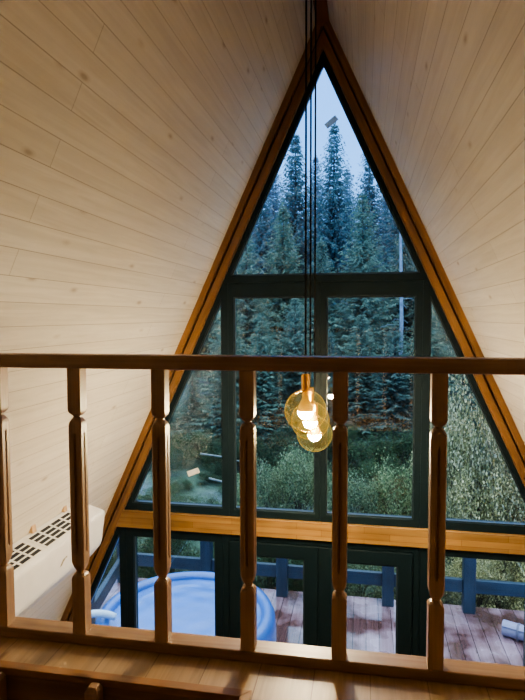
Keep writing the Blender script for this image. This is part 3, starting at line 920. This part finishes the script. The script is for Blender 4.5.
# middle row
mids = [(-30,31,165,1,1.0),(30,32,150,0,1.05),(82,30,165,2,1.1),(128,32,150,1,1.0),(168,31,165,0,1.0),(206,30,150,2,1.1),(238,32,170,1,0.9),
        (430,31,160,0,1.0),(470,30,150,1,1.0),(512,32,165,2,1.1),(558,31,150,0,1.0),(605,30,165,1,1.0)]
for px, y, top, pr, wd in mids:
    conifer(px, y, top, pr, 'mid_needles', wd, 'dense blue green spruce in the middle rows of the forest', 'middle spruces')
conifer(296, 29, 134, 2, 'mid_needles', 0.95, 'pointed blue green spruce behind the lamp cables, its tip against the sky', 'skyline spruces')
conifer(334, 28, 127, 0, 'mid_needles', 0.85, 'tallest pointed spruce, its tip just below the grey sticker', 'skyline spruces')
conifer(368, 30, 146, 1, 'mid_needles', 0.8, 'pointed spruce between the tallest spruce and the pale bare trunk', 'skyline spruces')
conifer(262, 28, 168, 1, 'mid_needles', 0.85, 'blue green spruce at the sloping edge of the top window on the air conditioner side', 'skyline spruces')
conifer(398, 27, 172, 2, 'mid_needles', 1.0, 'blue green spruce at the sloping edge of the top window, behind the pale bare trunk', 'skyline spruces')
# near row: darker green, feet among the shrubs
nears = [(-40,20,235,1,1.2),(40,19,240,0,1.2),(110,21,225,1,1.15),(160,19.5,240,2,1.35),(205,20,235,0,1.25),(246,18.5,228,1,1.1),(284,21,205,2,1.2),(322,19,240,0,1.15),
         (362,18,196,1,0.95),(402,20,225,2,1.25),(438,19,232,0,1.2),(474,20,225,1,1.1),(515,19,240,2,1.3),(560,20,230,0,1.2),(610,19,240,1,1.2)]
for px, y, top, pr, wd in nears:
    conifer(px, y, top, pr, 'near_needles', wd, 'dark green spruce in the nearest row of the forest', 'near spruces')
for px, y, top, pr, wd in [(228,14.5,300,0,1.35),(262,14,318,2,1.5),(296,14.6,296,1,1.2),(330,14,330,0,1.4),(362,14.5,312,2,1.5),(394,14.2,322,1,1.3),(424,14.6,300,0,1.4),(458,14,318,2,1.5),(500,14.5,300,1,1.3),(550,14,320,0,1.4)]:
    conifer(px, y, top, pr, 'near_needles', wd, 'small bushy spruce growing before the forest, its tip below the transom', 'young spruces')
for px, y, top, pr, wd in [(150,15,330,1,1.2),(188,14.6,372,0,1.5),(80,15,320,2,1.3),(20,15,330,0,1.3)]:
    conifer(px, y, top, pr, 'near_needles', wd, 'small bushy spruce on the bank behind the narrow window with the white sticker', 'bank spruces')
# bare pale trunk
y = 16.5; x = px2x(399, y); gz = ground_z(x, y)
bt = empty('bare_tree', (x, y, gz-0.1), 0.3, 'slim pale bare trunk standing before the dark spruces', 'tree')
hh = ztop(178, y)-gz
MB().tube([(0, 0, 0), (0.03, 0, hh*0.4), (-0.02, 0.02, hh*0.75), (0.02, 0, hh)], 0.075, 8, 0.02).build('trunk', M['pale_bark'], bt, smooth=True)
rb = random.Random(5)
for k in range(26):
    z = hh*rb.uniform(0.35, 0.98); a = rb.uniform(0, 6.28); l = rb.uniform(0.2, 0.6)
    MB().tube([(0, 0, z), (math.cos(a)*l*0.6, math.sin(a)*l*0.6, z+0.02), (math.cos(a)*l, math.sin(a)*l, z-0.08)], 0.011, 5, 0.003).build('branch', M['pale_bark'], bt)

# ---- broadleaf shrubs
def shrub_meshes(seed, n=5200, leaf=0.055, clumps=26):
    rnd = random.Random(seed)
    v = []; f = []; tb = MB()
    cl = []
    for k in range(clumps):
        a = rnd.uniform(0, 6.28); r = math.sqrt(rnd.random())*0.68; z = rnd.uniform(0.12, 0.9)
        r *= 1.0 - 0.55*max(0, z-0.45)
        c = Vector((r*math.cos(a), r*math.sin(a), z)); cl.append((c, rnd.uniform(0.16, 0.30)))
        tb.tube([(0.05*math.cos(a), 0.05*math.sin(a), -0.05), tuple(c*0.55+Vector((0, 0, 0.05))), tuple(c)], 0.013, 5, 0.004)
        for q in range(2):
            e = c + Vector((rnd.uniform(-.2, .2), rnd.uniform(-.2, .2), rnd.uniform(0.05, .28)))
            tb.tube([tuple(c), tuple((c+e)/2+Vector((0.01, 0, 0.01))), tuple(e)], 0.005, 4, 0.002)
    for k in range(n):
        c, rr = cl[rnd.randrange(clumps)]
        d = Vector((rnd.gauss(0, 1), rnd.gauss(0, 1), rnd.gauss(0, 1))).normalized()
        p = c + d*rr*(rnd.random()**0.45)*rnd.uniform(0.8, 1.15)
        if p.z < 0: p.z = rnd.uniform(0.0, 0.1)
        ln = leaf*rnd.uniform(0.6, 1.3); t = Vector((rnd.gauss(0, 1), rnd.gauss(0, 1), rnd.gauss(0, .6))).normalized()
        q = t.cross(Vector((rnd.gauss(0, 1), rnd.gauss(0, 1), rnd.gauss(0, 1)))).normalized()*ln*0.32
        n0 = len(v)
        v.extend([tuple(p), tuple(p+t*ln*0.5+q), tuple(p+t*ln), tuple(p+t*ln*0.5-q)]); f.append((n0, n0+1, n0+2, n0+3))
    return MB().add(v, f).mesh('shrub_leaves', fix=False), tb.mesh('shrub_stems')
sp = [shrub_meshes(21, 12000, 0.031), shrub_meshes(22, 11000, 0.029, 22), shrub_meshes(23, 11000, 0.034, 30)]
sf = {}
for i, (lf, st) in enumerate(sp):
    st.materials.append(M['bark'])
    for k in ('leaf_yellow', 'leaf_pale', 'leaf_rust', 'leaf_dark'):
        c = lf.copy(); c.materials.append(M[k]); sf[(i, k)] = c
def shrub(px, y, top, rad, proto, mk, label, group=None, name='shrub'):
    x = px2x(px, y); gz = ground_z(x, y) - 0.03
    h = ztop(top, y) - gz
    e = empty(name, (x, y, gz), random.uniform(0, 6.28), label, 'shrub', group)
    e.scale = (rad, rad, h/1.1)
    o = bpy.data.objects.new('foliage', sf[(proto, mk)]); COL.objects.link(o); o.parent = e
    o = bpy.data.objects.new('stems', sp[proto][1]); COL.objects.link(o); o.parent = e
    return e
# the tall yellowing bushes beyond the right-hand window
yl = 'tall yellowing bush filling the narrow triangular window opposite the air conditioner'
for px, y, top, rad, pr in [(462,8.9,372,0.85,0),(500,8.7,392,0.95,1),(545,8.8,380,1.0,2),(440,9.4,418,0.8,1),(600,8.8,390,1.1,0),(480,8.4,440,0.8,2),(525,8.3,450,0.8,0)]:
    shrub(px, y, top, rad, pr, 'leaf_yellow', yl, 'tall yellowing bushes')
shrub(404, 9.3, 446, 0.75, 2, 'leaf_pale', 'pale green shrub at the edge of the rectangular window, next to the rusty one')
shrub(382, 9.6, 470, 0.7, 1, 'leaf_rust', 'rusty brown leaved shrub low in the rectangular window')
shrub(352, 9.2, 468, 0.75, 0, 'leaf_pale', 'pale green shrub between the rusty shrub and the lamps')
for px, y, top, rad, pr in [(304,9.6,446,0.8,0),(276,9.4,456,0.8,1),(250,9.8,470,0.8,2)]:
    shrub(px, y, top, rad, pr, 'leaf_pale', 'pale green shrub in the rectangular window behind and below the lamps', 'shrubs below the lamps')
for px, y, top, rad, pr in [(222,10,500,0.85,1),(190,9.8,505,0.9,2),(155,10,500,0.9,0),(118,9.8,505,0.9,1),(75,9.9,500,1.0,2)]:
    shrub(px, y, top, rad, pr, 'leaf_dark', 'dark green shrub on the bank beyond the hot tub', 'dark shrubs beyond the hot tub')
for px, y, top, rad, pr, mk in [(236,12.4,438,1.0,0,'leaf_dark'),(268,12.6,428,1.0,1,'leaf_dark'),(300,12.2,432,1.0,2,'leaf_dark'),(334,12.6,424,1.0,0,'leaf_dark'),(366,12.3,434,1.0,1,'leaf_dark'),(398,12.5,420,1.0,2,'leaf_dark'),(430,12.4,424,1.0,0,'leaf_dark'),
                                (318,11.2,452,0.8,1,'leaf_dark'),(284,11.0,462,0.8,2,'leaf_dark'),(378,11.1,458,0.8,0,'leaf_dark'),(414,11.2,446,0.8,1,'leaf_dark')]:
    shrub(px, y, top, rad, pr, mk, 'dark green bush between the pale shrubs and the small spruces', 'dark bushes before the spruces')
# low hedge plants right behind the deck railing
for k, px in enumerate(range(60, 640, 34)):
    y = 7.75 + 0.2*math.sin(k*2.1)
    mk = 'leaf_dark' if px < 330 else 'leaf_yellow' if px > 420 else 'leaf_pale'
    lab = {'leaf_dark': 'low dark green plant behind the deck railing, on the hot tub side', 'leaf_pale': 'low pale green plant behind the deck railing, seen through the glass doors',
           'leaf_yellow': 'low yellowing plant behind the deck railing, beyond the rolled mat'}[mk]
    shrub(px + 6*math.sin(k*3.3), y, 540 + 5*math.sin(k*1.7), 0.62, k % 3, mk, lab, {'leaf_dark': 'dark hedge plants', 'leaf_pale': 'pale hedge plants', 'leaf_yellow': 'yellow hedge plants'}[mk])
for px, y, top, rad, pr in [(160,12.5,452,0.9,0),(190,13.4,432,1.0,1),(222,12.9,446,0.8,2),(236,11.6,480,0.6,1),(165,11.3,486,0.6,2),(140,13.2,440,1.0,1),(208,11.9,478,0.55,0)]:
    shrub(px, y, top, rad, pr, 'leaf_dark', 'small dark bush on the grassy bank seen past the white sticker', 'bank bushes')
for px, y, top, rad, pr in [(8,6.0,600,0.45,0),(36,6.6,590,0.42,1),(-30,5.3,612,0.42,2),(60,7.0,572,0.40,0)]:
    shrub(px, y, top, rad, pr, 'leaf_dark', 'low dark green plant outside the deck side railing', 'plants beside the deck')
# fallen pale logs on the bank
def log(px0, py0, px1, py1, y, r, label):
    x0, x1 = px2x(px0, y), px2x(px1, y)
    a = Vector((x0, y, ztop(py0, y))); c = Vector((x1, y, ztop(py1, y)))
    o = MB().tube([tuple(a), tuple((a+c)/2+Vector((0, 0, 0.03))), tuple(c)], r, 8, r*0.6).build('fallen_log', M['log'], smooth=True)
    tag(o, label, 'log')
log(196, 460, 246, 468, 11.6, 0.022, 'thin pale fallen log, upper of the two on the bank')
log(205, 486, 262, 500, 10.9, 0.024, 'thin pale fallen log, lower of the two on the bank')

# added warm fill light behind the camera, brightens the railing's loft side
ld = bpy.data.lights.new('loft_fill_light', 'POINT'); ld.energy = 1.0; ld.color = (1.0, 0.78, 0.55); ld.shadow_soft_size = 0.06
lo = bpy.data.objects.new('loft_fill_light', ld); COL.objects.link(lo); lo.location = (-0.25, -1.25, 2.86)
# ------------------------------------------------------------------ world, camera, colour
w = bpy.data.worlds.new('dusk_sky'); SC.world = w; w.use_nodes = True
nt = w.node_tree
for n in list(nt.nodes): nt.nodes.remove(n)
out = nt.nodes.new('ShaderNodeOutputWorld'); bg = nt.nodes.new('ShaderNodeBackground')
tc = nt.nodes.new('ShaderNodeTexCoord'); sx = nt.nodes.new('ShaderNodeSeparateXYZ')
nt.links.new(tc.outputs['Generated'], sx.inputs[0])
r = ramp(nt, [(0.0, (0.15, 0.32, 0.60)), (0.30, (0.095, 0.24, 0.55)), (0.42, (0.095, 0.23, 0.55)), (0.62, (0.66, 0.82, 0.95)), (1.0, (0.80, 0.95, 1.0))])
nt.links.new(sx.outputs['Z'], r.inputs['Fac'])
nt.links.new(r.outputs['Color'], bg.inputs['Color']); bg.inputs['Strength'].default_value = 3.6
nt.links.new(bg.outputs[0], out.inputs['Surface'])

cam_d = bpy.data.cameras.new('camera'); cam = bpy.data.objects.new('camera', cam_d); COL.objects.link(cam)
cam_d.sensor_fit = 'VERTICAL'; cam_d.sensor_height = 36.0; cam_d.lens = 557.89/700*36.0
cam_d.clip_start = 0.02; cam_d.clip_end = 400
p, yw, ro = 0.0600, 0.1810, -0.0027
fw = Vector((-math.sin(yw)*math.cos(p), math.cos(yw)*math.cos(p), -math.sin(p)))
rt = Vector((math.cos(yw), math.sin(yw), 0)); up = rt.cross(fw)
c, s = math.cos(ro), math.sin(ro)
rt2 = rt*c + up*s; up2 = up*c - rt*s
mt = Matrix((rt2, up2, -fw)).transposed().to_4x4(); mt.translation = Vector((CX, 0, CZ))
cam.matrix_world = mt
SC.camera = cam
SC.view_settings.view_transform = 'AgX'
SC.view_settings.look = 'AgX - Medium High Contrast'
SC.view_settings.exposure = 0.4
SC.cycles.use_denoising = True
SC.cycles.denoising_prefilter = 'FAST'
